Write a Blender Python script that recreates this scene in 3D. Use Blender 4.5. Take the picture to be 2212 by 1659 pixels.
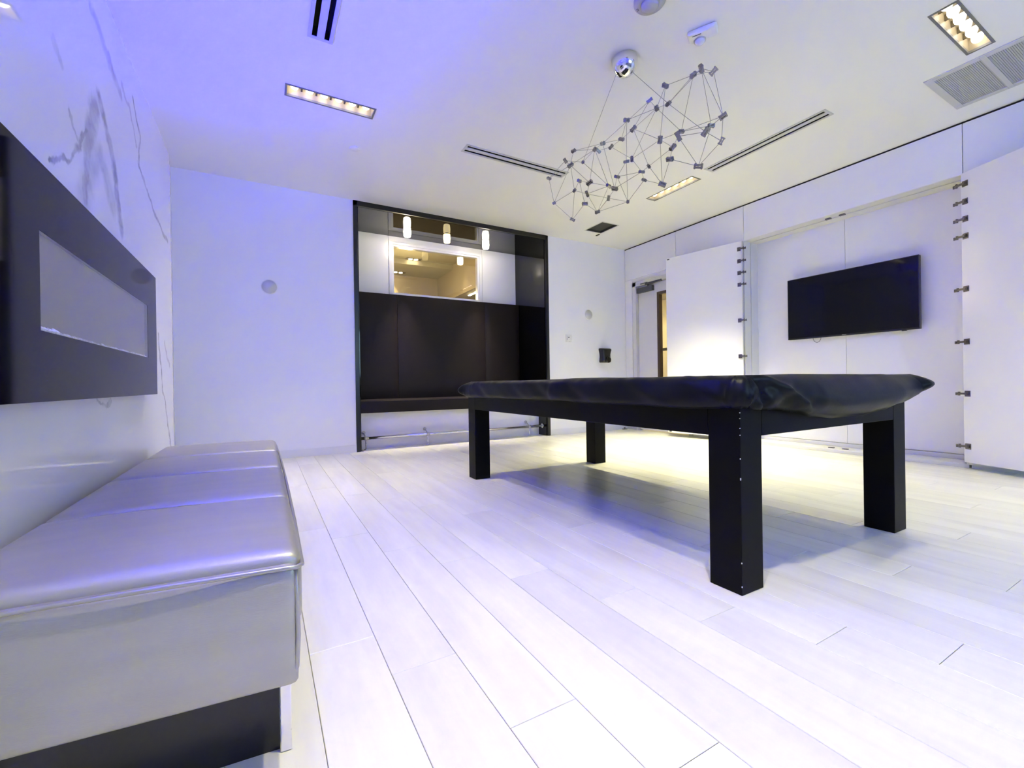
import bpy, bmesh, math, random
from mathutils import Vector, Matrix

for o in list(bpy.data.objects):
    bpy.data.objects.remove(o, do_unlink=True)
S = bpy.context.scene
C = S.collection
R = math.radians
rnd = random.Random(7)

# ------------------------------------------------------------------ camera
CAM_H = 0.775
F_PX = 948.28
YAW, PITCH, ROLL = R(29.49), R(-0.1046), R(-0.8484)
def cam_axes():
    cy, sy = math.cos(YAW), math.sin(YAW)
    fw = Vector((sy, cy, 0)); r = Vector((cy, -sy, 0)); u = Vector((0, 0, 1))
    f2 = fw * math.cos(PITCH) + u * math.sin(PITCH)
    u2 = u * math.cos(PITCH) - fw * math.sin(PITCH)
    r3 = r * math.cos(ROLL) + u2 * math.sin(ROLL)
    u3 = u2 * math.cos(ROLL) - r * math.sin(ROLL)
    return r3, u3, f2
AX_R, AX_U, AX_F = cam_axes()
cam_data = bpy.data.cameras.new('camera')
cam = bpy.data.objects.new('camera', cam_data); C.objects.link(cam)
cam_data.sensor_fit = 'HORIZONTAL'; cam_data.sensor_width = 36.0
cam_data.lens = F_PX / 2212 * 36.0
cam_data.clip_start = 0.02; cam_data.clip_end = 60
m = Matrix.Identity(4)
for i in range(3):
    m[i][0] = AX_R[i]; m[i][1] = AX_U[i]; m[i][2] = -AX_F[i]
m[0][3], m[1][3], m[2][3] = 0, 0, CAM_H
cam.matrix_world = m
S.camera = cam

# ------------------------------------------------------------------ world, exposure
W = bpy.data.worlds.new('world'); S.world = W; W.use_nodes = True
W.node_tree.nodes['Background'].inputs[0].default_value = (0.55, 0.72, 1.0, 1)
W.node_tree.nodes['Background'].inputs[1].default_value = 0.35
S.view_settings.view_transform = 'Standard'
S.view_settings.look = 'None'
S.view_settings.exposure = 0.13
S.view_settings.gamma = 1.0
S.view_settings.use_curve_mapping = False
cy = S.cycles
cy.max_bounces = 8; cy.diffuse_bounces = 4; cy.glossy_bounces = 3; cy.transmission_bounces = 4; cy.transparent_max_bounces = 8
cy.sample_clamp_indirect = 20.0; cy.caustics_reflective = False; cy.caustics_refractive = False
cy.use_adaptive_sampling = True; cy.adaptive_threshold = 0.2; cy.adaptive_min_samples = 16

# light levels: power (watts or emission strength) and colour
WARM = (1.0, 0.935, 0.60)
LIGHTS = {
    'A': (120.0, WARM), 'B': (160.0, WARM), 'C': (430.0, WARM), 'D': (105.0, WARM), 'E': (12.0, WARM),   # recessed six-lamp fixtures
    'cove': (150.0, (0.004, 0.002, 1.0)),      # blue LED strip on the marble wall, part beside the bench
    'cove_rear': (80.0, (0.004, 0.002, 1.0)), # the same strip further back
    'window': (54.0, (0.84, 0.93, 1.0)),       # daylight from the rear window
    'pendant': (300.0, (1.0, 0.90, 0.72)),
}
BEAM = {'A': 84, 'B': 80, 'C': 76, 'D': 72, 'E': 100}   # beam angles
# daylight through the window in the wall behind the camera
def area_light(name, loc, rot, sx, sy, power, col, parent=None, spread=180):
    d = bpy.data.lights.new(name, 'AREA'); d.shape = 'RECTANGLE'; d.size = sx; d.size_y = sy
    d.energy = power; d.color = col; d.spread = R(spread)
    o = bpy.data.objects.new(name, d); C.objects.link(o); o.location = loc; o.rotation_euler = rot
    if parent: o.parent = parent
    return o
area_light('window_daylight', (2.9, -3.16, 1.80), (R(-90), 0, 0), 2.6, 1.4, *LIGHTS['window'])

# ------------------------------------------------------------------ helpers
class MB:
    """collects simple shapes and links them as one mesh object"""
    def __init__(s): s.v = []; s.f = []; s.sm = []
    def add(s, vs, fs, smooth=False):
        b = len(s.v); s.v += [tuple(p) for p in vs]
        for f in fs: s.f.append(tuple(i + b for i in f)); s.sm.append(smooth)
        return s
    def box(s, x0, x1, y0, y1, z0, z1):
        x0, x1 = min(x0, x1), max(x0, x1); y0, y1 = min(y0, y1), max(y0, y1); z0, z1 = min(z0, z1), max(z0, z1)
        v = [(x0,y0,z0),(x1,y0,z0),(x1,y1,z0),(x0,y1,z0),(x0,y0,z1),(x1,y0,z1),(x1,y1,z1),(x0,y1,z1)]
        return s.add(v, [(0,3,2,1),(4,5,6,7),(0,1,5,4),(1,2,6,5),(2,3,7,6),(3,0,4,7)])
    def tube(s, a, b, r0, r1=None, n=12, caps=True, smooth=True):
        a = Vector(a); b = Vector(b); r1 = r0 if r1 is None else r1
        d = (b - a).normalized()
        t = Vector((0,0,1)) if abs(d.z) < .9 else Vector((1,0,0))
        u = d.cross(t).normalized(); w = d.cross(u).normalized()
        vs = []
        for p, r in ((a, r0), (b, r1)):
            for i in range(n):
                an = 2*math.pi*i/n
                vs.append(p + u*(r*math.cos(an)) + w*(r*math.sin(an)))
        k = len(s.v)
        s.add(vs, [(i, i+n, (i+1)%n+n, (i+1)%n) for i in range(n)], smooth)
        if caps:
            s.f.append(tuple(k+i for i in range(n))); s.sm.append(False)
            s.f.append(tuple(k+n+i for i in reversed(range(n)))); s.sm.append(False)
        return s
    def path(s, pts, r, n=8):
        """a round tube along a polyline"""
        pts = [Vector(p) for p in pts]; rings = []
        u = None
        for i, p in enumerate(pts):
            d = (pts[min(i+1, len(pts)-1)] - pts[max(i-1, 0)]).normalized()
            if u is None:
                t = Vector((0,0,1)) if abs(d.z) < .9 else Vector((1,0,0))
                u = d.cross(t).normalized()
            u = (u - d*u.dot(d)).normalized(); w = d.cross(u)
            rings.append([p + u*(r*math.cos(2*math.pi*k/n)) + w*(r*math.sin(2*math.pi*k/n)) for k in range(n)])
        vs = [q for g in rings for q in g]; fs = []
        for i in range(len(pts)-1):
            for k in range(n):
                fs.append((i*n+k, i*n+(k+1)%n, (i+1)*n+(k+1)%n, (i+1)*n+k))
        b = len(s.v); s.add(vs, fs, True)
        s.f.append(tuple(b+k for k in reversed(range(n)))); s.sm.append(False)
        s.f.append(tuple(b+(len(pts)-1)*n+k for k in range(n))); s.sm.append(False)
        return s
    def lathe(s, prof, origin, axis='z', n=32):
        """prof: (radius, along) pairs about the axis through origin"""
        vs = []; o = Vector(origin)
        for r, h in prof:
            for i in range(n):
                a = 2*math.pi*i/n; c, d = r*math.cos(a), r*math.sin(a)
                vs.append(o + (Vector((c,d,h)) if axis == 'z' else Vector((c,h,d)) if axis == 'y' else Vector((h,c,d))))
        fs = []
        for j in range(len(prof)-1):
            for i in range(n):
                fs.append((j*n+i, j*n+(i+1)%n, (j+1)*n+(i+1)%n, (j+1)*n+i))
        b = len(s.v); s.add(vs, fs, True)
        if prof[0][0] > 1e-5: s.f.append(tuple(b+i for i in range(n))); s.sm.append(False)
        if prof[-1][0] > 1e-5: s.f.append(tuple(b+(len(prof)-1)*n+i for i in range(n))); s.sm.append(False)
        return s
    def xform(s, M):
        s.v = [tuple(M @ Vector(p)) for p in s.v]; return s
    def mesh(s, name):
        me = bpy.data.meshes.new(name); me.from_pydata(s.v, [], s.f)
        me.polygons.foreach_set('use_smooth', s.sm); me.update()
        bm = bmesh.new(); bm.from_mesh(me); bmesh.ops.recalc_face_normals(bm, faces=bm.faces); bm.to_mesh(me); bm.free()
        return me
    def build(s, name, mat, parent=None, bevel=0, seg=2):
        me = s.mesh(name)
        if mat: me.materials.append(mat)
        o = bpy.data.objects.new(name, me); C.objects.link(o)
        if parent: o.parent = parent
        if bevel:
            b = o.modifiers.new('bevel', 'BEVEL'); b.width = bevel; b.segments = seg; b.limit_method = 'ANGLE'; b.angle_limit = R(40)
            b.harden_normals = False
        return o
def B(*a): return MB().box(*a)
def tag(o, label=None, cat=None, group=None, kind=None):
    if label: o['label'] = label
    if cat: o['category'] = cat
    if group: o['group'] = group
    if kind: o['kind'] = kind
    return o
def empty(name, loc=(0,0,0), rz=0):
    o = bpy.data.objects.new(name, None); C.objects.link(o); o.location = loc; o.rotation_euler = (0,0,rz)
    o.empty_display_size = .1
    return o
def struct(o, label, cat): return tag(o, label, cat, kind='structure')
def put(o, root):
    """parent o (built in world coordinates) under an Empty that is not at the origin"""
    o.parent = root
    o.matrix_parent_inverse = (Matrix.Translation(root.location) @ root.rotation_euler.to_matrix().to_4x4()).inverted()
    return o

def sub(o, part):
    """a sub-part: the part it belongs to was built in world coordinates"""
    o.parent = part
    return o

# ------------------------------------------------------------------ materials
def lin(c): return tuple(((x/255)/12.92 if x/255 <= .04045 else (((x/255)+.055)/1.055)**2.4) for x in c)
def mat(name, col, rough=.5, metal=0, spec=.5, coat=0, noise=0, nscale=20, bump=0, bscale=200, emit=None, estr=0, stretch=(1,1,1), trans=0, ior=1.5, coatr=.03):
    m = bpy.data.materials.new(name); m.use_nodes = True
    nt = m.node_tree; p = nt.nodes['Principled BSDF']
    p.inputs['Base Color'].default_value = (*col, 1); p.inputs['Roughness'].default_value = rough
    p.inputs['Metallic'].default_value = metal; p.inputs['Specular IOR Level'].default_value = spec
    p.inputs['Coat Weight'].default_value = coat; p.inputs['Coat Roughness'].default_value = coatr
    p.inputs['Transmission Weight'].default_value = trans; p.inputs['IOR'].default_value = ior
    if emit:
        p.inputs['Emission Color'].default_value = (*emit, 1); p.inputs['Emission Strength'].default_value = estr
    tc = nt.nodes.new('ShaderNodeTexCoord'); mp = nt.nodes.new('ShaderNodeMapping')
    mp.inputs['Scale'].default_value = stretch
    nt.links.new(tc.outputs['Object'], mp.inputs['Vector'])
    n1 = nt.nodes.new('ShaderNodeTexNoise'); n1.inputs['Scale'].default_value = nscale; n1.inputs['Detail'].default_value = 1
    nt.links.new(mp.outputs[0], n1.inputs['Vector'])
    mx = nt.nodes.new('ShaderNodeMix'); mx.data_type = 'RGBA'
    mx.inputs[6].default_value = (*[c*(1-noise) for c in col], 1)
    mx.inputs[7].default_value = (*[min(1, c*(1+noise*.5)) for c in col], 1)
    nt.links.new(n1.outputs[0], mx.inputs[0]); nt.links.new(mx.outputs[2], p.inputs['Base Color'])
    if bump:
        n2 = nt.nodes.new('ShaderNodeTexNoise'); n2.inputs['Scale'].default_value = bscale; n2.inputs['Detail'].default_value = 1
        nt.links.new(mp.outputs[0], n2.inputs['Vector'])
        bp = nt.nodes.new('ShaderNodeBump'); bp.inputs['Strength'].default_value = bump; bp.inputs['Distance'].default_value = .002
        nt.links.new(n2.outputs[0], bp.inputs['Height']); nt.links.new(bp.outputs[0], p.inputs['Normal'])
    return m
M = {}
M['wall'] = mat('white_wall_paint', (.87,.87,.87), .55, noise=.015, nscale=3)
M['ceil'] = mat('ceiling_paint', (.90,.90,.89), .8, noise=.015, nscale=2)
M['gloss'] = mat('white_gloss_panel', (.87,.87,.88), .09, spec=.5, noise=.01, nscale=2)
M['semig'] = mat('white_satin_panel', (.86,.86,.86), .20, noise=.01, nscale=2)
M['jamb'] = mat('white_jamb', (.72,.72,.71), .45, noise=.02, nscale=5)
M['base'] = mat('white_baseboard', (.78,.78,.78), .4, noise=.01, nscale=5)
M['doorw'] = mat('white_door_paint', (.76,.76,.77), .4, noise=.015, nscale=4)
M['blackgloss'] = mat('black_gloss', (.004,.004,.005), .05, spec=.5, noise=.1, nscale=5)
M['blackceil'] = mat('black_mirror_gloss', (.003,.003,.003), .03, spec=.55, noise=.1, nscale=5)
M['blackframe'] = mat('black_frame', (.006,.006,.008), .3, noise=.1, nscale=9)
M['gap'] = mat('dark_shadow_gap', (.01,.01,.012), .8, noise=.1)
M['leather'] = mat('dark_brown_leather', (.014,.009,.009), .5, spec=.22, noise=.15, nscale=40, bump=.2, bscale=500)
M['chrome'] = mat('chrome', (.80,.80,.82), .06, metal=1, noise=.02)
M['steel'] = mat('brushed_steel', (.55,.55,.54), .3, metal=1, noise=.08, nscale=40, stretch=(1,30,30))
M['darksteel'] = mat('dark_hinge_metal', (.16,.15,.16), .35, metal=.9, noise=.1, nscale=60)
M['clip'] = mat('clip_metal', (.30,.29,.33), .3, metal=.9, noise=.1, nscale=80)
M['wire'] = mat('thin_steel_wire', (.35,.35,.37), .35, metal=.8, noise=.05)
M['tablewood'] = mat('black_table_lacquer', (.003,.003,.005), .45, spec=.09, noise=.2, nscale=6, stretch=(8,1,8))
M['vinyl'] = mat('black_vinyl_cover', (.004,.005,.008), .38, spec=.13, noise=.2, nscale=8, bump=.12, bscale=60)
M['silver'] = mat('silver_vinyl', (.40,.39,.325), .44, metal=.55, noise=.10, nscale=5, bump=.10, bscale=90, stretch=(1,5,5))
M['piping'] = mat('silver_piping', (.38,.37,.32), .35, metal=.6, noise=.05)
M['glassblack'] = mat('black_fireplace_glass', (.004,.003,.009), .05, spec=.16, noise=.05)
M['glassblack'].node_tree.nodes['Principled BSDF'].inputs['IOR'].default_value = 1.3
M['firebox'] = mat('grey_firebox', (.20,.20,.21), .35, noise=.06, nscale=3)
M['crystal'] = mat('clear_crystal', (.9,.9,.92), .1, spec=.8, noise=.05, nscale=60)
M['screen'] = mat('tv_screen', (.003,.003,.006), .05, spec=.25, noise=.05)
M['tvbezel'] = mat('tv_bezel', (.008,.008,.009), .3, noise=.05)
M['silvertext'] = mat('silver_print', (.45,.45,.46), .4, noise=.02)
M['blackplastic'] = mat('black_plastic', (.012,.012,.014), .35, noise=.1, nscale=30)
M['greyplastic'] = mat('grey_plastic', (.50,.49,.50), .5, noise=.03, nscale=30)
M['whiteplastic'] = mat('white_plastic', (.80,.80,.80), .35, noise=.02, nscale=30)
M['speaker'] = mat('speaker_grille', (.66,.66,.68), .6, noise=.05, nscale=200, bump=.2, bscale=900)
M['lens'] = mat('clear_lens', (.75,.75,.85), .08, spec=.8, noise=.1, nscale=90)
M['grille'] = mat('grey_return_grille', (.46,.47,.48), .6, noise=.05, nscale=60)
M['diff'] = mat('diffuser_frame', (.62,.62,.61), .45, noise=.02)
M['darkslot'] = mat('black_slot', (.002,.002,.002), .9, noise=.1)
M['darkmesh'] = mat('dark_grey_mesh', (.055,.055,.055), .7, noise=.1, nscale=90)
M['fixture'] = mat('fixture_reflector', (.42,.36,.26), .35, metal=.2, noise=.03)
M['fixtrim'] = mat('fixture_trim', (.22,.22,.22), .4, metal=.3, noise=.05)
M['closer'] = mat('dark_closer_metal', (.085,.085,.105), .4, metal=.3, noise=.05)
M['fixdark'] = mat('fixture_baffle', (.10,.08,.05), .5, noise=.1)
M['bulb'] = mat('led_lens', (1,1,1), .3, emit=(1,.92,.74), estr=5, noise=.02)
M['pendbright'] = mat('lit_pendant_glass', (1,.95,.85), .3, emit=(1,.88,.66), estr=36, noise=.02)
M['penddim'] = mat('dim_pendant_glass', (1,.93,.7), .3, emit=(1,.80,.36), estr=2.4, noise=.02)
M['led'] = mat('blue_led', (.2,.2,1), .5, emit=LIGHTS['cove'][1], estr=LIGHTS['cove'][0], noise=.01)
M['led_rear'] = mat('blue_led_rear', (.2,.2,1), .5, emit=LIGHTS['cove_rear'][1], estr=LIGHTS['cove_rear'][0], noise=.01)
M['beige'] = mat('beige_wall', (.42,.34,.22), .6, noise=.05, nscale=3)
M['beigeceil'] = mat('beige_ceiling', (.40,.36,.25), .7, noise=.03, nscale=3)
M['brown'] = mat('bronze_frame', (.07,.045,.03), .4, metal=.3, noise=.1)
M['cream'] = mat('cream_corridor', (.86,.80,.60), .6, noise=.03, nscale=2)
M['chip'] = mat('chipped_paint', (.6,.6,.6), .8, noise=.05)
M['ledge'] = mat('grey_concrete_toe', (.40,.40,.43), .6, noise=.05)
M['panebright'] = mat('daylight_pane', (.6,.8,1), .2, emit=(.45,.78,1), estr=2.2, noise=.05, nscale=2)
M['teal'] = mat('dark_teal_surround', (.03,.07,.12), .5, noise=.1, nscale=3)
for k in ('bulb', 'pendbright', 'penddim', 'panebright'): M[k].cycles.emission_sampling = 'NONE'
def glass_mat():
    m = bpy.data.materials.new('clear_glass_pane'); m.use_nodes = True
    nt = m.node_tree; nt.nodes.remove(nt.nodes['Principled BSDF']); out = nt.nodes['Material Output']
    t = nt.nodes.new('ShaderNodeBsdfTransparent'); t.inputs[0].default_value = (.96,.95,.90,1)
    g = nt.nodes.new('ShaderNodeBsdfGlossy'); g.inputs['Roughness'].default_value = .02
    fr = nt.nodes.new('ShaderNodeFresnel'); fr.inputs['IOR'].default_value = 1.6
    ge = nt.nodes.new('ShaderNodeNewGeometry'); mr = nt.nodes.new('ShaderNodeMapRange'); mr.inputs['To Min'].default_value = 1.6; mr.inputs['To Max'].default_value = 1/1.6
    nt.links.new(ge.outputs['Backfacing'], mr.inputs['Value']); nt.links.new(mr.outputs[0], fr.inputs['IOR'])
    mx = nt.nodes.new('ShaderNodeMixShader')
    nt.links.new(fr.outputs[0], mx.inputs[0]); nt.links.new(t.outputs[0], mx.inputs[1]); nt.links.new(g.outputs[0], mx.inputs[2])
    nt.links.new(mx.outputs[0], out.inputs[0]); return m
M['glass'] = glass_mat()

def plank_mat():
    m = bpy.data.materials.new('whitewashed_oak_plank'); m.use_nodes = True
    nt = m.node_tree; p = nt.nodes['Principled BSDF']; N = nt.nodes.new; L = nt.links.new
    p.inputs['Roughness'].default_value = .30; p.inputs['Specular IOR Level'].default_value = .5
    oi = N('ShaderNodeObjectInfo'); tc = N('ShaderNodeTexCoord')
    sc = N('ShaderNodeMath'); sc.operation = 'MULTIPLY'; sc.inputs[1].default_value = 37.0; L(oi.outputs['Random'], sc.inputs[0])
    ad = N('ShaderNodeVectorMath'); ad.operation = 'ADD'; L(tc.outputs['Object'], ad.inputs[0]); L(sc.outputs[0], ad.inputs[1])
    mp = N('ShaderNodeMapping'); mp.inputs['Scale'].default_value = (14, 1.6, 5); L(ad.outputs[0], mp.inputs['Vector'])
    n1 = N('ShaderNodeTexNoise'); n1.inputs['Scale'].default_value = 1.0; n1.inputs['Detail'].default_value = 4; n1.inputs['Roughness'].default_value = .62; L(mp.outputs[0], n1.inputs['Vector'])
    mp2 = N('ShaderNodeMapping'); mp2.inputs['Scale'].default_value = (4.5, .9, 2); L(ad.outputs[0], mp2.inputs['Vector'])
    n2 = N('ShaderNodeTexNoise'); n2.inputs['Scale'].default_value = 1.2; n2.inputs['Detail'].default_value = 3; L(mp2.outputs[0], n2.inputs['Vector'])
    r1 = N('ShaderNodeValToRGB'); e = r1.color_ramp.elements
    e[0].position = .25; e[0].color = (.775,.76,.625,1); e[1].position = .65; e[1].color = (.865,.855,.715,1); L(n1.outputs[0], r1.inputs[0])
    r2 = N('ShaderNodeValToRGB'); e = r2.color_ramp.elements
    e[0].position = .26; e[0].color = (.86,.85,.86,1); e[1].position = .50; e[1].color = (1,1,1,1); L(n2.outputs[0], r2.inputs[0])
    mu = N('ShaderNodeMix'); mu.data_type = 'RGBA'; mu.blend_type = 'MULTIPLY'; mu.inputs[0].default_value = .8
    L(r1.outputs[0], mu.inputs[6]); L(r2.outputs[0], mu.inputs[7])
    rv = N('ShaderNodeMapRange'); rv.inputs['To Min'].default_value = .93; rv.inputs['To Max'].default_value = 1.04; L(oi.outputs['Random'], rv.inputs['Value'])
    vm = N('ShaderNodeVectorMath'); vm.operation = 'SCALE'; L(mu.outputs[2], vm.inputs[0]); L(rv.outputs[0], vm.inputs['Scale'])
    L(vm.outputs[0], p.inputs['Base Color'])
    rr = N('ShaderNodeMapRange'); rr.inputs['To Min'].default_value = .24; rr.inputs['To Max'].default_value = .40; L(n1.outputs[0], rr.inputs['Value']); L(rr.outputs[0], p.inputs['Roughness'])
    bp = N('ShaderNodeBump'); bp.inputs['Strength'].default_value = .08; bp.inputs['Distance'].default_value = .001; L(n1.outputs[0], bp.inputs['Height']); L(bp.outputs[0], p.inputs['Normal'])
    return m
M['plank'] = plank_mat()

def marble_mat(veins):
    """polished white marble; veins: ((y0,z0),(y1,z1),width,strength) on the slab face"""
    m = bpy.data.materials.new('white_marble_slab'); m.use_nodes = True
    nt = m.node_tree; p = nt.nodes['Principled BSDF']; N = nt.nodes.new; L = nt.links.new
    p.inputs['Roughness'].default_value = .03; p.inputs['Specular IOR Level'].default_value = .75
    tc = N('ShaderNodeTexCoord')
    flat = N('ShaderNodeVectorMath'); flat.operation = 'MULTIPLY'; flat.inputs[1].default_value = (0,1,1); L(tc.outputs['Object'], flat.inputs[0])
    nz = N('ShaderNodeTexNoise'); nz.inputs['Scale'].default_value = 7; nz.inputs['Detail'].default_value = 4; nz.inputs['Roughness'].default_value = .6; L(flat.outputs[0], nz.inputs['Vector'])
    c = N('ShaderNodeVectorMath'); c.operation = 'SUBTRACT'; c.inputs[1].default_value = (.5,.5,.5); L(nz.outputs['Color'], c.inputs[0])
    cs = N('ShaderNodeVectorMath'); cs.operation = 'MULTIPLY'; cs.inputs[1].default_value = (0,.11,.11); L(c.outputs[0], cs.inputs[0])
    pw = N('ShaderNodeVectorMath'); pw.operation = 'ADD'; L(flat.outputs[0], pw.inputs[0]); L(cs.outputs[0], pw.inputs[1])
    acc = None
    for (a, b, wid, st) in veins:
        A = Vector((0, a[0], a[1])); Bv = Vector((0, b[0], b[1])); ba = Bv - A
        pa = N('ShaderNodeVectorMath'); pa.operation = 'SUBTRACT'; L(pw.outputs[0], pa.inputs[0]); pa.inputs[1].default_value = A
        dt = N('ShaderNodeVectorMath'); dt.operation = 'DOT_PRODUCT'; L(pa.outputs[0], dt.inputs[0]); dt.inputs[1].default_value = ba
        h = N('ShaderNodeMath'); h.operation = 'MULTIPLY'; h.use_clamp = True; L(dt.outputs['Value'], h.inputs[0]); h.inputs[1].default_value = 1/ba.length_squared
        sc = N('ShaderNodeVectorMath'); sc.operation = 'SCALE'; sc.inputs[0].default_value = ba; L(h.outputs[0], sc.inputs['Scale'])
        sb = N('ShaderNodeVectorMath'); sb.operation = 'SUBTRACT'; L(pa.outputs[0], sb.inputs[0]); L(sc.outputs[0], sb.inputs[1])
        ln = N('ShaderNodeVectorMath'); ln.operation = 'LENGTH'; L(sb.outputs[0], ln.inputs[0])
        mr = N('ShaderNodeMapRange'); mr.interpolation_type = 'SMOOTHSTEP'
        mr.inputs['From Min'].default_value = wid*.25; mr.inputs['From Max'].default_value = wid; mr.inputs['To Min'].default_value = st; mr.inputs['To Max'].default_value = 0
        L(ln.outputs['Value'], mr.inputs['Value'])
        if acc is None: acc = mr.outputs[0]
        else:
            mx = N('ShaderNodeMath'); mx.operation = 'MAXIMUM'; L(acc, mx.inputs[0]); L(mr.outputs[0], mx.inputs[1]); acc = mx.outputs[0]
    n3 = N('ShaderNodeTexNoise'); n3.inputs['Scale'].default_value = 16; n3.inputs['Detail'].default_value = 2; L(pw.outputs[0], n3.inputs['Vector'])
    mr = N('ShaderNodeMapRange'); mr.inputs['From Min'].default_value = .35; mr.inputs['From Max'].default_value = .7; mr.inputs['To Min'].default_value = .45; mr.inputs['To Max'].default_value = 1; L(n3.outputs[0], mr.inputs['Value'])
    ml = N('ShaderNodeMath'); ml.operation = 'MULTIPLY'; L(acc, ml.inputs[0]); L(mr.outputs[0], ml.inputs[1])
    n4 = N('ShaderNodeTexNoise'); n4.inputs['Scale'].default_value = 1.6; n4.inputs['Detail'].default_value = 1; L(flat.outputs[0], n4.inputs['Vector'])
    bg = N('ShaderNodeMix'); bg.data_type = 'RGBA'; bg.inputs[6].default_value = (.70,.70,.72,1); bg.inputs[7].default_value = (.82,.82,.82,1); L(n4.outputs[0], bg.inputs[0])
    fin = N('ShaderNodeMix'); fin.data_type = 'RGBA'; fin.inputs[7].default_value = (.05,.05,.07,1); L(bg.outputs[2], fin.inputs[6]); L(ml.outputs[0], fin.inputs[0])
    L(fin.outputs[2], p.inputs['Base Color'])
    return m

# ------------------------------------------------------------------ room dimensions
XL, XR, YB, YR, H = -.76, 5.17, 5.34, -3.2, 2.93
ALX0, ALX1, ALY = .99, 3.60, 6.20       # alcove inner faces
MX = -.515                               # marble face
MTOP, MEND = 2.29, 3.58

# ------------------------------------------------------------------ floor
fl = B(XL-.1, 7.2, YR-.1, 6.3, -.06, -.010)
fl.box(XL, XR+.05, YR, -1.2, -.010, 0); fl.box(.99, 3.6, 5.56, 6.2, -.010, 0); fl.box(5.47, 7.2, 3.4, 6.3, -.010, 0)
floor = fl.build('floor', mat('floor_joint', (.30,.29,.26), .8, noise=.1))
struct(floor, 'floor of long whitewashed wood planks running towards the dark alcove', 'floor')
PWID = .184; offs = {0:.196,1:1.185,2:.865,3:.605,4:.322,5:.01,6:.935,7:.683,8:.468,11:.767,15:.78}
plank_cache = {}
GAPW = .0014
for k in range(-5, 29):
    x0 = .1035 + k*PWID; x1 = x0 + PWID
    x0 = max(x0, XL); x1 = min(x1, 5.46)
    if x1 - x0 < .02: continue
    off = offs.get(k, ((k*.917 + .3) % 1.2))
    y = off - 1.2*4
    while y < 5.56:
        a, b = max(y, -1.2), min(y+1.2, 5.56 if ALX0 < (x0+x1)/2 < ALX1 else YB)
        y += 1.2
        if b - a < .03: continue
        if x0 > XR+.0 and not (1.345 < (a+b)/2 < 3.29 or (a+b)/2 > 4.1): 
            pass
        key = (round(x1-x0, 4), round(b-a, 4))
        if key not in plank_cache:
            w, l = (x1-x0)/2-GAPW/2, (b-a)/2-GAPW/2; e = .0012
            mb = MB(); z0, z1 = -.010, 0
            vs = [(-w,-l,z0),(w,-l,z0),(w,l,z0),(-w,l,z0),(-w,-l,z1-e),(w,-l,z1-e),(w,l,z1-e),(-w,l,z1-e),(-w+e,-l+e,z1),(w-e,-l+e,z1),(w-e,l-e,z1),(-w+e,l-e,z1)]
            fs = [(0,3,2,1)] + [(i,(i+1)%4,(i+1)%4+4,i+4) for i in range(4)] + [(4+i,4+(i+1)%4,8+(i+1)%4,8+i) for i in range(4)] + [(8,9,10,11)]
            me = mb.add(vs, fs).mesh('plank'); me.materials.append(M['plank']); plank_cache[key] = me
        o = bpy.data.objects.new('plank', plank_cache[key]); C.objects.link(o); o.parent = floor
        o.location = ((x0+x1)/2, (a+b)/2, 0)

# ------------------------------------------------------------------ ceiling with openings
holes = {'A': (.162,.796,3.490,3.640), 'C': (3.955,4.105,3.08,3.72), 'D': (3.485,4.135,.915,1.050),
         'B': (.35,.984,.40,.55), 'E': (3.485,4.135,-1.675,-1.525),
         'V1': (.285,.385,1.85,2.935), 'V2': (1.64,2.735,3.64,3.735), 'V3': (3.957,4.050,1.83,2.90),
         'G': (4.27,4.84,.02,1.255), 'S': (4.005,4.28,4.54,4.89)}
def cells(x0, x1, y0, y1, hs):
    xs = sorted({x0, x1} | {h[i] for h in hs for i in (0,1)}); ys = sorted({y0, y1} | {h[i] for h in hs for i in (2,3)})
    for i in range(len(xs)-1):
        for j in range(len(ys)-1):
            cx, cy = (xs[i]+xs[i+1])/2, (ys[j]+ys[j+1])/2
            if not any(h[0] < cx < h[1] and h[2] < cy < h[3] for h in hs): yield xs[i], xs[i+1], ys[j], ys[j+1]
mb = MB()
for a, b, c, d in cells(XL, XR+.02, YR, YB, list(holes.values())):
    mb.add([(a,c,H),(b,c,H),(b,d,H),(a,d,H)], [(0,1,2,3)])
mb.box(XL-.1, 5.7, YR-.1, YB, 3.14, 3.2)
me = mb.build('ceiling', M['ceil']); struct(me, 'smooth white ceiling, glowing blue towards the marble wall', 'ceiling')

# ------------------------------------------------------------------ walls
wb = B(XL-.1, .93, YB, YB+.1, 0, H).box(3.655, XR+.2, YB, YB+.1, 0, H).build('wall_back', M['wall'])
struct(wb, 'white painted back wall on both sides of the dark alcove', 'wall')
wl = B(XL-.1, XL, YR, YB, 0, 3.2).build('wall_left', M['wall']); struct(wl, 'left wall behind the marble fireplace wall', 'wall')
# rear wall with a window band
wr = B(XL-.1, 1.5, YR-.1, YR, 0, 3.2).box(4.3, 5.7, YR-.1, YR, 0, 3.2).box(1.5, 4.3, YR-.1, YR, 0, .95).box(1.5, 4.3, YR-.1, YR, 2.55, 3.2).build('wall_rear', M['wall'])
struct(wr, 'white rear wall with a three-pane window', 'wall')
win2 = MB().box(1.5, 4.3, YR-.08, YR-.03, .95, 1.05).box(1.5, 4.3, YR-.08, YR-.03, 2.45, 2.55).box(1.5, 1.62, YR-.08, YR-.03, 1.05, 2.45).box(4.18, 4.3, YR-.08, YR-.03, 1.05, 2.45).box(2.35, 2.55, YR-.08, YR-.03, 1.05, 2.45).box(3.25, 3.45, YR-.08, YR-.03, 1.05, 2.45).build('window_2', M['teal'])
struct(win2, 'three-pane daylight window in the rear wall', 'window')
for a, b in ((1.62,2.35),(2.55,3.25),(3.45,4.18)):
    put(B(a, b, YR-.07, YR-.06, 1.05, 2.45).build('pane', M['panebright']), win2)
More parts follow.
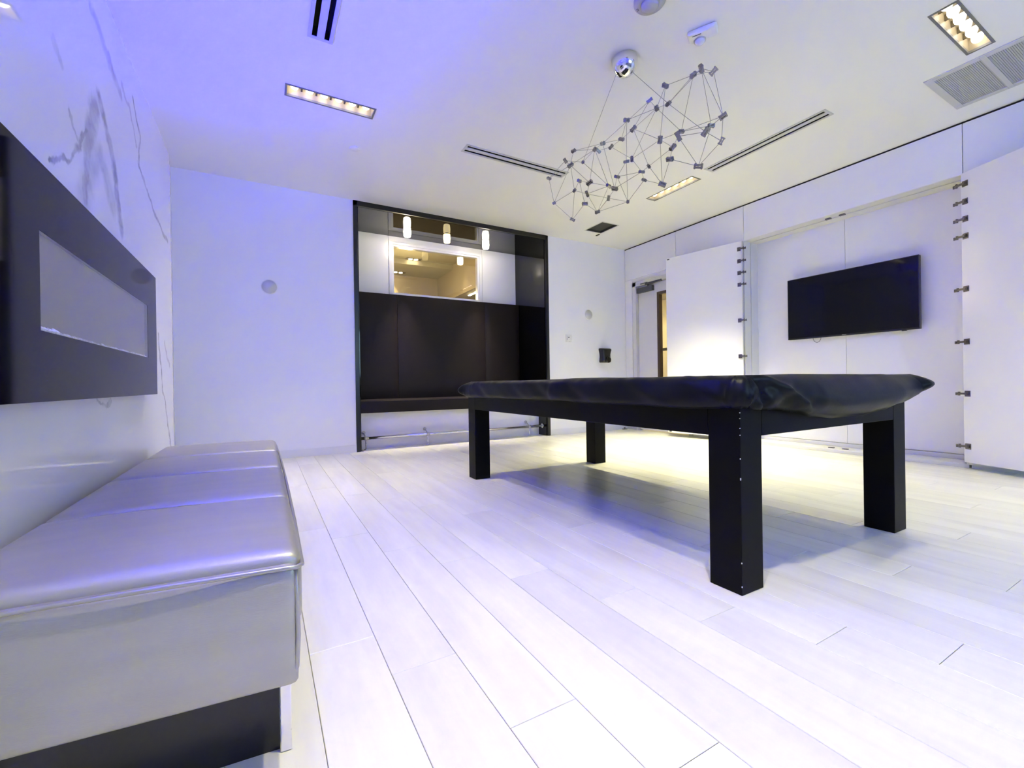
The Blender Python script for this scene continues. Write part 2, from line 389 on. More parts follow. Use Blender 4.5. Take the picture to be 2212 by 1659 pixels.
bb = B(XL, .93, YB-.012, YB, 0, .075).box(XL, .93, YB-.008, YB, .075, .085).build('baseboard_back', M['base']); struct(bb, 'low white baseboard left of the alcove', 'baseboard')
bb2 = B(3.655, XR, YB-.012, YB, 0, .075).box(3.655, XR, YB-.008, YB, .075, .085).build('baseboard_right', M['base']); struct(bb2, 'low white baseboard between the alcove and the door', 'baseboard')

# ------------------------------------------------------------------ marble fireplace wall
# vein paths on the slab face as (y, z)
def mp(px, py):
    d = AX_F + AX_R*((px-1106)/F_PX) - AX_U*((py-829.5)/F_PX); t = MX/d.x
    return (d.y*t, CAM_H + d.z*t)
def chain(pts, wid, st):
    q = [mp(*p) for p in pts]; return [(q[i], q[i+1], wid, min(.9, st*1.3)) for i in range(len(q)-1)]
VE = []
VE += chain([(212,208),(230,275),(246,360),(262,500)], .045, .55)
VE += chain([(205,225),(196,275),(184,425)], .06, .5)
VE += chain([(190,290),(148,340),(112,352)], .016, .6)
VE += chain([(205,330),(180,440)], .09, .28)
VE += chain([(215,330),(245,440)], .07, .3)
VE += chain([(286,210),(304,300),(300,355),(330,450),(362,526)], .018, .6)
VE += chain([(262,180),(280,235),(295,320)], .016, .35)
VE += chain([(195,5),(222,90),(262,205)], .032, .4)
VE += chain([(342,720),(350,830),(370,970)], .018, .6)
VE += chain([(355,740),(366,790)], .02, .35)
VE += chain([(212,866),(229,888),(241,866)], .010, .35)
VE += chain([(112,80),(135,150)], .02, .2)
VE += chain([(152,250),(170,300)], .012, .4)
M['marble'] = marble_mat(VE)
fy0, fy1, fz0, fz1 = 1.29, 2.797, .7465, 1.329       # fireplace glass front
by0, by1, bz0, bz1 = 1.477, 2.608, .919, 1.161      # firebox opening
mw = MB()
mw.box(MX-.03, MX, YR, MEND, 0, MTOP)
mw.box(XL, MX-.03, MEND-.03, MEND, 0, MTOP)
mw.box(XL, MX-.03, YR, MEND-.03, MTOP-.10, MTOP-.06)
marble = mw.build('wall_marble', M['marble'])
struct(marble, 'glossy white marble wall with grey veins, stopping short of the ceiling', 'wall')
# blue LED strip lying in the cove on top of the marble wall
led = B(-.72, -.66, .1, 3.30, MTOP-.06, MTOP-.045).build('led_strip', M['led'])
tag(led, 'blue light strip in the cove on top of the marble wall, beside the bench', 'light strip')
led = B(-.72, -.66, -2.9, .08, MTOP-.06, MTOP-.045).build('led_strip', M['led_rear'])
tag(led, 'blue light strip in the cove on top of the marble wall, behind the camera', 'light strip')

fp = empty('electric_fireplace', (MX+.02, (fy0+fy1)/2, fz0))
tag(fp, 'wide black glass electric fireplace set in the marble wall', 'fireplace')
g = MB()
GX = MX + .050
for a, b, c, d in cells(fy0, fy1, fz0, fz1, [(by0, by1, bz0, bz1)]): g.box(MX+.001, GX, a, b, c, d)
put(g.build('glass_front', M['glassblack']), fp)
bx = MB(); d_ = .012
bx.box(MX+.001, GX-d_, by0+.0005, by1-.0005, bz0+.0005, bz1-.0005)
put(bx.build('firebox', M['firebox']), fp)
put(B(GX-.0015, GX-.0005, by0, by1, bz0, bz1).build('viewing_glass', M['glass']), fp)
cr = MB()
for i in range(260):
    y = by0+.01 + rnd.random()*(by1-by0-.02); x = GX-.010 + rnd.random()*.008
    r = .003 + .0035*rnd.random(); r *= 1.6 if y < by0+.1 else 1
    v = [Vector((rnd.uniform(-1,1), rnd.uniform(-1,1), rnd.uniform(-1,1))).normalized()*r for _ in range(4)]
    q = [(x+r, y, bz0+r*.6),(x-r, y+r*.4, bz0+r*.5),(x, y-r, bz0+r*.7),(x, y+r, bz0+r*.4),(x, y, bz0+r*1.5),(x+.2*r, y, bz0-.001)]
    cr.add(q, [(0,3,4),(3,1,4),(1,2,4),(2,0,4),(3,0,5),(1,3,5),(2,1,5),(0,2,5)])
o = put(cr.build('crystal_bed', M['crystal']), fp); o['kind'] = 'stuff'

# ------------------------------------------------------------------ right wall
wv = MB()
wv.box(XR+.016, 5.62, YR, 1.318, 0, H).box(XR+.016, 5.62, 1.318, 1.345, 2.51, H).box(XR+.016, 5.62, 1.345, 3.29, 2.51, H).box(5.472, 5.62, 1.318, 3.318, 0, 2.51)
wv.box(XR+.016, 5.31, 3.318, 4.12, 0, H).box(XR+.016, 5.31, 3.29, 3.318, 2.51, H).box(XR+.016, 5.31, 4.12, 5.17, 2.35, H).box(XR+.016, 5.31, 5.17, YB, 0, H)
wright = wv.build('wall_right', M['wall']); struct(wright, 'right wall of glossy white panels with a niche and a door', 'wall')
g_ = .0025
FT = 2.912
for a, b, z0 in ((4.317, YB-.004, 2.413), (3.293, 4.317, 2.487), (1.345, 3.293, 2.487), (.10, 1.345, 2.487), (-1.5, .10, 2.487), (YR, -1.5, 2.487)):
    B(XR, XR+.015, a+g_, b-g_, z0, FT).build('fascia_panel', M['gloss'], wright, .001, 1)
B(XR, XR+.015, 3.315, 4.10, .03, 2.484).build('wall_panel', M['gloss'], wright, .001, 1)
B(XR, XR+.015, 5.185, YB-.004, .03, 2.41).build('wall_panel', M['gloss'], wright, .001, 1)
for a, b in ((.10,1.33),(-1.5,.10),(YR,-1.5)):
    B(XR, XR+.015, a+g_, b-g_, .03, 2.484).build('wall_panel', M['gloss'], wright, .001, 1)
t1 = B(XR+.008, XR+.0155, YR, YB, FT, H-.0005).build('trim_1', M['gap']); struct(t1, 'dark shadow gap where the right wall meets the ceiling', 'trim')
NB = 5.44
B(NB, NB+.02, 1.347, 2.33-g_/2, .078, 2.49).build('back_panel', M['semig'], wright, .001, 1)
B(NB, NB+.02, 2.33+g_/2, 3.288, .078, 2.49).build('back_panel', M['semig'], wright, .001, 1)
jb = MB()
jb.box(XR+.004, 5.295, 3.29, 3.315, .03, 2.50).box(5.301, 5.47, 3.284, 3.315, .03, 2.50)
jb.box(XR+.004, 5.295, 1.32, 1.345, .03, 2.50).box(5.301, 5.47, 1.32, 1.351, .03, 2.50)
jb.build('jamb', M['jamb'], wright, .0015, 1)
hd = B(XR+.004, 5.295, 1.345, 3.29, 2.483, 2.51).box(5.301, 5.47, 1.345, 3.29, 2.477, 2.51)
hd.build('header', M['jamb'], wright, .0015, 1)
sl = B(XR+.002, 5.46, 1.33, 3.30, 0, .034).box(5.42, 5.455, 1.347, 3.288, .034, .074)
sl.build('sill', M['jamb'], wright, .002, 1)
for y in (2.25, 2.38):
    B(5.25, 5.28, y, y+.05, 2.470, 2.483).build('latch', M['darksteel'], wright)
    B(5.25, 5.28, y, y+.05, .034, .042).build('latch', M['darksteel'], wright)

# niche doors folded back against the wall
def hinge_mesh(side):
    """local: door along +u (x axis), room side -y; side=+1"""
    h = MB()
    h.box(.012, .052, -.034, -.030, -.024, .024)             # plate on the door face
    h.box(.020, .046, -.046, -.034, -.011, .011)             # cup arm
    h.box(-.022, .040, -.050, -.040, -.008, .008)            # link
    h.tube((-.024, -.042, -.016), (-.024, -.042, .016), .008, n=8)
    h.box(-.050, -.022, -.044, -.034, -.011, .006)           # frame arm
    h.tube((-.046, -.040, -.014), (-.046, -.040, .010), .007, n=8)
    return h
HZ = (2.385, 2.237, 2.092, 1.948, 1.507, 1.066, .631, .19)
def niche_door(hx, hy, ex, ey, width, label, mark):
    d = Vector((ex-hx, ey-hy, 0)).normalized()
    root = empty('niche_door', (hx, hy, .055)); tag(root, label, 'cabinet door')
    n = Vector((-d.y, d.x, 0))
    if n.x > 0: n = -n                                       # towards the room
    def T(p): return Vector((hx, hy, 0)) + d*p[0] + n*(-p[1]) + Vector((0,0,p[2]))
    def xf(mb, dz=0): mb.v = [tuple(T((p[0], p[1], p[2]+dz))) for p in mb.v]; return mb
    put(xf(B(0, width, -.030, -.002, .055, 2.480)).build('panel', M['semig'], None, .0012, 1), root)
    for z in HZ: put(xf(hinge_mesh(1), z).build('hinge', M['darksteel']), root)
    if mark:
        for z in (2.462, .075): put(xf(B(width-.055, width-.022, -.0325, -.030, z-.006, z+.006)).build('magnet', M['blackplastic']), root)
    return root
niche_door(XR-.012, 3.300, 4.945, 4.285, 1.005, 'white niche door folded back towards the room door, dark hinges on its right edge', True)
niche_door(XR-.012, 1.335, 4.985, .955, .965, 'white niche door cut off by the right picture edge, dark hinges on its left edge', False)

# door to the corridor
door = empty('door_1', (5.235, 4.62, 0)); struct(door, 'white door with a narrow bronze-framed glass strip, near the back corner', 'door')
lf = MB(); dx0, dx1 = 5.222, 5.262
for a, b, c, d in cells(4.14, 5.095, .015, 2.275, [(4.485, 4.70, .28, 2.115)]): lf.box(dx0, dx1, a, b, c, d)
put(lf.build('leaf', M['doorw']), door)
vf = MB()
for a, b, c, d in cells(4.475, 4.71, .27, 2.125, [(4.515, 4.665, .32, 2.085)]): vf.box(dx0-.012, dx1+.012, a, b, c, d)
vfo = put(vf.build('vision_frame', M['brown']), door)
sub(B(5.238, 5.243, 4.51, 4.67, .31, 2.09).build('pane', M['glass']), vfo)
dcl = put(B(dx0-.055, dx0, 4.765, 5.085, 2.165, 2.245).build('door_closer', M['closer'], None, .006), door)
arm = MB(); arm.tube((dx0-.035, 4.86, 2.245), (dx0-.035, 4.86, 2.275), .014)
q0 = Vector((dx0-.05, 5.0, 2.300)); q1 = Vector((dx0-.05, 4.575, 2.275))
arm.box(dx0-.062, dx0-.040, 4.575, 4.90, 2.268, 2.296).box(dx0-.058, dx0-.036, 4.85, 5.0, 2.290, 2.308).box(dx0-.05, XR+.02, 4.97, 5.02, 2.285, 2.315)
sub(arm.build('closer_arm', M['closer'], None, .002), dcl)
put(B(5.30, 5.33, 4.45, 5.05, 1.235, 1.275).build('push_bar', M['brown']), door)
fr = B(XR-.004, 5.27, 5.10, 5.17, 0, 2.35).box(XR-.004, 5.27, 4.07, 4.135, 0, 2.35).box(XR-.004, 5.27, 4.07, 5.17, 2.28, 2.35).box(5.262, 5.285, 5.08, 5.10, 0, 2.28)
t2 = fr.build('trim_2', M['jamb'], None, .003, 1); struct(t2, 'white frame around the corridor door', 'trim')
st = MB().box(5.05, 5.13, 5.285, 5.325, 0, .012).tube((5.09, 5.305, .012), (5.09, 5.305, .035), .014)
o = st.build('door_stop', M['fixtrim']); tag(o, 'small dark stop on the floor in the back corner', 'door stop')
# corridor beyond the door
cw = B(6.75, 6.85, 3.4, 6.3, 0, 3.0).box(5.31, 6.85, 6.2, 6.3, 0, 3.0).box(5.31, 6.85, 3.3, 3.4, 0, 3.0).build('wall_corridor', M['cream']); struct(cw, 'warm cream corridor wall seen through the door glass', 'wall')
cc = B(5.31, 6.85, 3.3, 6.3, 2.95, 3.05).box(6.2, 6.75, 3.4, 6.2, 2.34, 2.95).build('ceiling_corridor', M['beigeceil']); struct(cc, 'beige corridor ceiling seen through the door glass', 'ceiling')
def point(name, loc, power, col, r=.05):
    d = bpy.data.lights.new(name, 'POINT'); d.energy = power; d.color = col; d.shadow_soft_size = r
    o = bpy.data.objects.new(name, d); C.objects.link(o); o.location = loc; return o
point('corridor_lamp', (5.75, 5.2, 2.7), 75, (1,.86,.60), .08)

# ------------------------------------------------------------------ alcove
t3 = MB().box(.93, .975, YB-.012, YB+.15, 0, H).box(3.610, 3.655, YB-.012, YB+.1, 0, H).box(.93, 3.655, YB-.012, YB+.1, 2.872, H)
t3 = t3.build('trim_3', M['blackframe'], None, .002, 1); struct(t3, 'black frame edging the alcove', 'trim')
aw = MB().box(.93, .99, YB+.02, 6.3, 0, 2.95).build('wall_alcove_left', M['blackgloss']); struct(aw, 'glossy black left side of the alcove', 'wall')
aw = MB().box(3.60, 3.66, YB+.02, 6.3, 0, 2.95).build('wall_alcove_right', M['blackgloss']); struct(aw, 'glossy black right side of the alcove', 'wall')
ac = B(.93, 3.66, YB+.02, 6.35, 2.87, 2.95).build('ceiling_alcove', M['blackceil']); struct(ac, 'mirror-black ceiling of the alcove', 'ceiling')
WX0, WX1, WZ0, WZ1 = 1.60, 2.95, 2.062, 2.76
wa = MB()
for a, b, c, d in cells(.99, 3.60, 1.9, 2.87, [(WX0, WX1, WZ0, WZ1)]): wa.box(a, b, ALY+.012, ALY+.10, c, d)
wa.box(.99, 3.60, ALY+.012, ALY+.10, 0, 1.9)
wa = wa.build('wall_window', M['wall']); struct(wa, 'white wall panels around the alcove window', 'wall')
for x0, x1, z0, z1 in ((.99, 1.545, 2.0, 2.87), (3.0, 3.60, 2.0, 2.87), (1.548, 2.997, 2.80, 2.87)):
    B(x0+.001, x1-.001, ALY, ALY+.011, z0, z1).build('panel', M['semig'], wa, .001, 1)
wf = MB()
for a, b, c, d in cells(1.55, 2.995, 2.02, 2.798, [(WX0, WX1, WZ0, WZ1)]): wf.box(a, b, ALY-.006, ALY+.012, c, d)
for a, b, c, d in cells(WX0-.001, WX1+.001, WZ0-.001, WZ1+.001, [(WX0+.025, WX1-.025, WZ0+.02, WZ1-.025)]): wf.box(a, b, ALY+.012, ALY+.09, c, d)
win1 = wf.build('window_1', M['semig'], None, .002, 1); struct(win1, 'white-framed window above the dark leather banquette', 'window')
B(WX0+.02, WX1-.02, ALY+.035, ALY+.041, WZ0+.015, WZ1-.02).build('pane', M['glass'], win1)
# banquette
bq = empty('banquette', (2.3, 5.8, 0)); tag(bq, 'dark brown leather banquette with tall panelled back in the alcove', 'banquette')
def cushion(x0, x1, y0, y1, z0, z1, face, puff, n=10):
    """box whose one face ('y-' or 'z+') is gently padded, with rounded rims"""
    mb = MB(); vs = []; fs = []
    U = [i/n for i in range(n+1)]
    def pad(u, v):
        a = min(u, 1-u)*2; b = min(v, 1-v)*2
        e = lambda t: 1-(1-min(1, t*4))**2
        return puff*e(a)*e(b)
    for j in U:
        for i in U:
            if face == 'y-': vs.append((x0+(x1-x0)*i, y0+puff-pad(i, j), z0+(z1-z0)*j))
            else: vs.append((x0+(x1-x0)*i, y0+(y1-y0)*j, z1-puff+pad(i, j)))
    for j in range(n):
        for i in range(n): fs.append((j*(n+1)+i, j*(n+1)+i+1, (j+1)*(n+1)+i+1, (j+1)*(n+1)+i))
    mb.add(vs, fs, True)
    if face == 'y-': mb.box(x0, x1, y0+puff+.0005, y1, z0, z1)
    else: mb.box(x0, x1, y0, y1, z0, z1-puff-.0005)
    return mb
for x0, x1 in ((.995, 1.632), (1.636, 2.985), (2.989, 3.595)):
    put(cushion(x0, x1, 6.08, 6.195, .56, 2.03, 'y-', .018, 16).build('backrest_panel', M['leather']), bq)
put(cushion(.995, 3.595, 5.45, 6.09, .44, .592, 'z+', .012, 16).build('seat', M['leather'], None), bq)
put(B(.995, 3.595, 5.555, 6.19, 0, .44).build('base', M['wall']), bq)
# foot rail
frl = empty('foot_rail', (2.3, 5.46, 0)); tag(frl, 'chrome foot rail on posts below the leather banquette', 'foot rail')
put(MB().tube((1.0, 5.46, .138), (3.59, 5.46, .138), .019, n=16).build('rail', M['chrome']), frl)
for x in (1.06, 1.83, 2.6, 3.37):
    pm = MB().tube((x, 5.46, .0), (x, 5.46, .125), .007, n=10).lathe([(.026,0),(.026,.006),(.008,.010)], (x, 5.46, 0), n=16)
    po = put(pm.build('post', M['chrome']), frl)
    cl = MB().lathe([(.024,-.02),(.024,.02)], (x, 5.46, .138), 'x', 16).tube((x, 5.46, .15), (x-.01, 5.548, .195), .007, n=10).lathe([(.022,0),(.022,-.008),(.008,-.012)], (x-.01, 5.555, .197), 'y', 16)
    sub(cl.build('bracket', M['steel']), po)
put(MB().lathe([(.034,0),(.034,-.012),(.02,-.018)], (3.60, 5.46, .138), 'x', 20).build('end_flange', M['chrome']), frl)
# pendants under the mirror-black ceiling
def pendant(x, y, lit, label):
    r = empty('pendant_light', (x, y, 2.87)); tag(r, label, 'pendant light', 'glass lights above the leather banquette')
    m_ = M['pendbright'] if lit else M['penddim']
    put(MB().lathe([(.001,2.742),(.036,2.742),(.044,2.750),(.050,2.80),(.047,2.858),(.047,2.8585)], (x, y, 0), n=28).build('glass_shade', m_), r)
    put(MB().lathe([(.030,2.858),(.030,2.8695)], (x, y, 0), n=24).build('canopy', M['chrome']), r)
    if lit:
        d = bpy.data.lights.new('pendant_lamp', 'SPOT'); d.energy, d.color = LIGHTS['pendant']; d.spot_size = R(46); d.spot_blend = .9; d.shadow_soft_size = .02
        o = bpy.data.objects.new('pendant_lamp', d); C.objects.link(o); o.location = (x, y, 2.735); put(o, r)
        d = bpy.data.lights.new('pendant_glow', 'POINT'); d.energy = 3.2; d.color = (1,.92,.78); d.shadow_soft_size = .002
        o = bpy.data.objects.new('pendant_glow', d); C.objects.link(o); o.location = (x, y, 2.738); put(o, r)
pendant(1.69, 5.76, True, 'brightly lit glass pendant, leftmost of the three above the banquette')
pendant(2.25, 5.76, False, 'dim yellow glass pendant, the middle one above the banquette')
pendant(2.85, 5.76, True, 'brightly lit glass pendant, rightmost of the three above the banquette')

# room behind the alcove window
ow = MB().box(.6, 3.50, 9.5, 9.6, 0, 3.4).box(3.465, 3.56, 6.35, 9.5, 2.57, 3.4).box(.5, .6, 6.3, 9.6, 0, 3.4).box(5.0, 5.1, 6.35, 9.6, 0, 3.4).box(3.5, 5.1, 9.5, 9.6, 0, 3.4)
ow = ow.build('wall_beige', M['beige']); struct(ow, 'beige walls of the room behind the alcove window', 'wall')
oc = MB().box(.5, 3.5, 6.3, 8.57, 3.255, 3.4).box(.5, 3.5, 8.57, 9.6, 3.16, 3.4).box(3.56, 5.1, 6.35, 9.6, 2.57, 2.7).box(.6, 2.64, 7.2, 8.2, 3.19, 3.255)
oc = oc.build('ceiling_beige', M['beigeceil']); struct(oc, 'stepped beige ceiling of the room behind the alcove window', 'ceiling')
of = B(.5, 5.1, 6.3, 9.6, -.06, 0).build('floor_beige', M['beige']); struct(of, 'floor of the room behind the alcove window', 'floor')
for x0, x1, y0, z, lab in ((2.46, 2.76, 8.44, 3.255, 'small two-lamp ceiling fixture seen through the alcove window, the higher one'), (2.36, 2.66, 9.2, 3.16, 'small two-lamp ceiling fixture seen through the alcove window, the lower one')):
    r = empty('ceiling_fixture', (x0, y0, z)); tag(r, lab, 'ceiling light')
    put(B(x0, x1, y0, y0+.11, z-.006, z).build('frame', M['fixdark']), r)
    for k in (0, 1):
        put(MB().lathe([(.001,-.012),(.034,-.012),(.038,-.006)], (x0+.09+.11*k, y0+.055, z), n=16).build('lamp', M['pendbright']), r)
r = empty('linear_fixture', (4.0, 7.8, 2.57)); tag(r, 'bright tube light at the lower right of the alcove window', 'ceiling light')
put(B(3.62, 3.66, 7.45, 8.15, 2.555, 2.57).build('tube', M['pendbright']), r); put(B(3.61, 3.67, 7.43, 8.17, 2.5665, 2.5698).build('housing', M['fixdark']), r)
point('beige_room_lamp', (2.2, 7.6, 2.4), 60, (1,.84,.52), .1)
d = bpy.data.lights.new('wall_washer', 'SPOT'); d.energy = 26; d.color = (1,.84,.5); d.spot_size = R(70); d.spot_blend = .6; d.shadow_soft_size = .02
o = bpy.data.objects.new('wall_washer', d); C.objects.link(o); o.location = (3.32, 7.9, 3.23); o.rotation_euler = (0, R(12), 0)
d = bpy.data.lights.new('far_wall_washer', 'SPOT'); d.energy = 26; d.color = (1,.84,.5); d.spot_size = R(70); d.spot_blend = .6; d.shadow_soft_size = .02
o = bpy.data.objects.new('far_wall_washer', d); C.objects.link(o); o.location = (2.4, 9.34, 3.1); o.rotation_euler = (R(12), 0, 0)

# ------------------------------------------------------------------ recessed ceiling fixtures
def downlight(key, label):
    x0, x1, y0, y1 = holes[key]
    r = empty('recessed_downlight', ((x0+x1)/2, (y0+y1)/2, H)); tag(r, label, 'ceiling light', 'recessed six-lamp ceiling lights')
    t = .014; D = .085
    fr = MB()
    for a, b, c, d in cells(x0, x1, y0, y1, [(x0+t, x1-t, y0+t, y1-t)]): fr.box(a, b, c, d, H-.003, H+.012)
    put(fr.build('trim', M['fixtrim']), r)
    hb = MB().box(x0+t, x1-t, y0+t-.002, y0+t, H+.012, H+D).box(x0+t, x1-t, y1-t, y1-t+.002, H+.012, H+D).box(x0+t-.002, x0+t, y0+t, y1-t, H+.012, H+D).box(x1-t, x1-t+.002, y0+t, y1-t, H+.012, H+D).box(x0, x1, y0, y1, H+D, H+D+.01)
    hs = put(hb.build('housing', M['fixture']), r)
    lx = (x1-x0) > (y1-y0); L_ = (x1-x0 if lx else y1-y0) - 2*t
    cx, cy = (x0+x1)/2, (y0+y1)/2
    for i in range(6):
        s = -L_/2 + L_*(i+.5)/6; px, py = (cx+s, cy) if lx else (cx, cy+s)
        put(MB().lathe([(.001,.016),(.012,.018),(.023,.027),(.029,.042),(.031,.085)], (px, py, H), n=20).build('lamp', M['bulb']), r)
        if i < 5:
            s2 = -L_/2 + L_*(i+1)/6; qx, qy = (cx+s2, cy) if lx else (cx, cy+s2)
            if lx: sub(B(qx-.006, qx+.006, y0+t, y1-t, H+.05, H+D).build('baffle', M['fixdark']), hs)
            else: sub(B(x0+t, x1-t, qy-.006, qy+.006, H+.05, H+D).build('baffle', M['fixdark']), hs)
    for s in (-.18, .18):
        d = bpy.data.lights.new('downlight_lamp', 'SPOT'); d.energy, d.color = LIGHTS[key]; d.spot_size = R(BEAM[key]); d.spot_blend = 1.0; d.shadow_soft_size = .035
        o = bpy.data.objects.new('downlight_lamp', d); C.objects.link(o); o.location = (cx+s, cy, H+.003) if lx else (cx, cy+s, H+.003); put(o, r)
downlight('A', 'recessed six-lamp ceiling light on the blue side, nearest the marble wall')
downlight('C', 'recessed six-lamp ceiling light behind the wire chandelier')
downlight('D', 'recessed six-lamp ceiling light beside the grey return grille')
downlight('B', 'recessed six-lamp ceiling light over the silver bench, above the picture')
downlight('E', 'recessed six-lamp ceiling light behind the camera')

def slot_vent(key, label):
    hx0, hx1, hy0, hy1 = holes[key]; lx = (hx1-hx0) > (hy1-hy0)
    r = empty('slot_diffuser', ((hx0+hx1)/2, (hy0+hy1)/2, H)); tag(r, label, 'air vent', 'two-slot ceiling air vents')
    f = MB(); e = .022
    for a, b, c, d in cells(hx0-e, hx1+e, hy0-e, hy1+e, [(hx0, hx1, hy0, hy1)]): f.box(a, b, c, d, H-.005, H)
    put(f.build('frame', M['diff'], None, .001, 1), r)
    put(B(hx0-.005, hx1+.005, hy0-.005, hy1+.005, H+.06, H+.07).box(hx0-.005, hx0, hy0, hy1, H, H+.06).box(hx1, hx1+.005, hy0, hy1, H, H+.06).box(hx0, hx1, hy0-.005, hy0, H, H+.06).box(hx0, hx1, hy1, hy1+.005, H, H+.06).build('plenum', M['darkslot']), r)
    if lx: c = (hy0+hy1)/2; put(B(hx0, hx1, c-.021, c+.021, H-.004, H+.001).build('slat', M['diff']), r)
    else: c = (hx0+hx1)/2; put(B(c-.021, c+.021, hy0, hy1, H-.004, H+.001).build('slat', M['diff']), r)
slot_vent('V1', 'two-slot air vent cut off by the top picture edge, on the blue ceiling')
slot_vent('V2', 'two-slot air vent left of the wire chandelier')
slot_vent('V3', 'two-slot air vent right of the wire chandelier, parallel to the right wall')

x0, x1, y0, y1 = holes['G']
r = empty('return_grille', (4.55, .64, H)); tag(r, 'large grey return air grille at the upper right ceiling', 'air vent')
f = MB(); e = .045
cl = [(y1-.24*(i+1)-.03*i, y1-.24*i-.03*i) for i in range(4)]
y0 = cl[-1][0]
for a, b, c, d in cells(x0-e, x1+e, y0-e, y1+e, [(x0, x1, c0, c1) for c0, c1 in cl]): f.box(a, b, c, d, H-.008, H)
put(f.build('frame', M['diff'], None, .001, 1), r)
sm = B(-(x1-x0)/2, (x1-x0)/2, -.0045, .0045, -.002, .008).mesh('louvre'); sm.materials.append(M['grille'])

for c0, c1 in cl:
    put(B(x0, x1, c0, c1, H+.003, H+.02).build('backing', M['grille']), r)
    lv = MB(); n = 24
    for i in range(n):
        yy = c0 + (c1-c0)*(i+.5)/n; lv.box(x0, x1, yy-.0042, yy+.0042, H-.002, H+.002)
    o = put(lv.build('louvre_bank', M['grille']), r); o['kind'] = 'stuff'
x0, x1, y0, y1 = holes['S']
r = empty('ceiling_speaker_grille', ((x0+x1)/2, (y0+y1)/2, H)); tag(r, 'dark square grille in the ceiling near the back corner', 'air vent')
f = MB()
for a, b, c, d in cells(x0-.015, x1+.015, y0-.015, y1+.015, [(x0, x1, y0, y1)]): f.box(a, b, c, d, H-.003, H)
put(f.build('frame', M['diff']), r)
put(B(x0, x1, y0, y1, H+.03, H+.04).box(x0-.002, x0, y0, y1, H, H+.03).box(x1, x1+.002, y0, y1, H, H+.03).box(x0, x1, y0-.002, y0, H, H+.03).box(x0, x1, y1, y1+.002, H, H+.03).build('mesh_panel', M['darkmesh']), r)
put(B(4.275, 4.30, 4.93, 5.0, H-.010, H).build('catch', M['blackplastic'], None, .002), r)

# small ceiling devices
r = empty('smoke_detector', (1.93, 1.765, H)); tag(r, 'round grey smoke detector at the top picture edge', 'smoke detector')
sdb = put(MB().lathe([(.088,0),(.088,-.012),(.080,-.022),(.052,-.026)], (1.93,1.765,H), n=40).build('base', M['greyplastic']), r)
put(MB().lathe([(.050,-.026),(.048,-.040),(.030,-.050),(.001,-.052)], (1.93,1.765,H), n=32).build('dome', M['greyplastic']), r)
gl = MB()
gx, gy = 1.93-.040, 1.765+.052
for a, b, c, d in ((0,.018,0,.003),(0,.003,0,.012),(.0075,.0105,0,.009),(.015,.018,0,.012)): gl.box(a, b, c, d, 0, .001)
gl.xform(Matrix.Translation((gx, gy, H-.0265)) @ Matrix.Rotation(R(20), 4, 'Z'))
sub(gl.build('marking', M['fixtrim']), sdb)
c0 = Vector((2.385, 1.765, H)); an = math.atan2(1.684-1.826, 2.415-2.336)
r = empty('motion_sensor', c0); tag(r, 'small white ceiling sensor with a clear lens above the chandelier', 'sensor')
T = Matrix.Translation(c0) @ Matrix.Rotation(an, 4, 'Z')
sbo = put(MB().box(-.085, .085, -.048, .048, -.032, 0).xform(T).build('body', M['whiteplastic'], None, .022, 5), r)
sub(MB().box(-.055, -.005, -.028, -.024, -.0335, -.031).xform(T).build('slit', M['blackplastic']), sbo)
put(MB().lathe([(.032,-.030),(.030,-.040),(.024,-.050),(.012,-.057),(.001,-.059)], (-.02,.030,0), n=24).xform(T).build('lens', M['lens']), r)
put(MB().lathe([(.036,-.028),(.036,-.036),(.031,-.037)], (-.02,.030,0), n=24).xform(T).build('lens_ring', M['greyplastic']), r)
o = MB().lathe([(.045,0),(.045,-.006),(.040,-.010),(.001,-.011)], (.749,4.168,H), n=28).build('sprinkler_cap', M['ceil']); tag(o, 'flat white sprinkler cap on the ceiling over the bench', 'sprinkler')

# wall devices
for x, z, lab in ((.067, 1.838, 'round white wall speaker left of the alcove'), (4.40, 1.819, 'round white wall speaker between the alcove and the door')):
    r = empty('wall_speaker', (x, YB, z)); tag(r, lab, 'speaker', 'round flush wall speakers')
    put(MB().lathe([(.078,0),(.078,-.004),(.070,-.005)], (x, YB, z), 'y', 40).build('rim', M['wall']), r)
    put(MB().lathe([(.071,-.0052),(.071,-.0058),(.001,-.006)], (x, YB, z), 'y', 40).build('grille', M['speaker']), r)
r = empty('thermostat', (4.01, YB, 1.437)); tag(r, 'small white thermostat beside the alcove', 'thermostat')
put(B(3.955, 4.065, YB-.012, YB, 1.38, 1.495).build('plate', M['whiteplastic'], None, .004), r)
tho = put(B(3.975, 4.058, YB-.028, YB-.012, 1.405, 1.470).build('body', M['whiteplastic'], None, .005), r)
sub(B(3.985, 4.008, YB-.0285, YB-.028, 1.447, 1.458).build('display', M['blackplastic']), tho)
put(B(4.018, 4.032, YB-.014, YB-.012, 1.385, 1.393).build('button', M['greyplastic']), r)
r = empty('soap_dispenser', (4.69, YB, 1.19)); tag(r, 'black hand sanitiser dispenser on the back wall by the door', 'dispenser')
sx = 4.70; prof = [(1.078,.085,.03),(1.088,.095,.085),(1.12,.094,.095),(1.16,.088,.085),(1.20,.088,.080),(1.24,.094,.085),(1.275,.104,.092),(1.295,.105,.080),(1.302,.100,.05)]
db = MB(); vs = []; nn = 20
for z, w, dp in prof:
    for i in range(nn+1):
        a = math.pi*i/nn; c, s_ = math.cos(a), math.sin(a)
        vs.append((sx - w*math.copysign(abs(c)**.45, c), YB - dp*abs(s_)**.45, z))
fs = []
for j in range(len(prof)-1):
    for i in range(nn): fs.append((j*(nn+1)+i, j*(nn+1)+i+1, (j+1)*(nn+1)+i+1, (j+1)*(nn+1)+i))
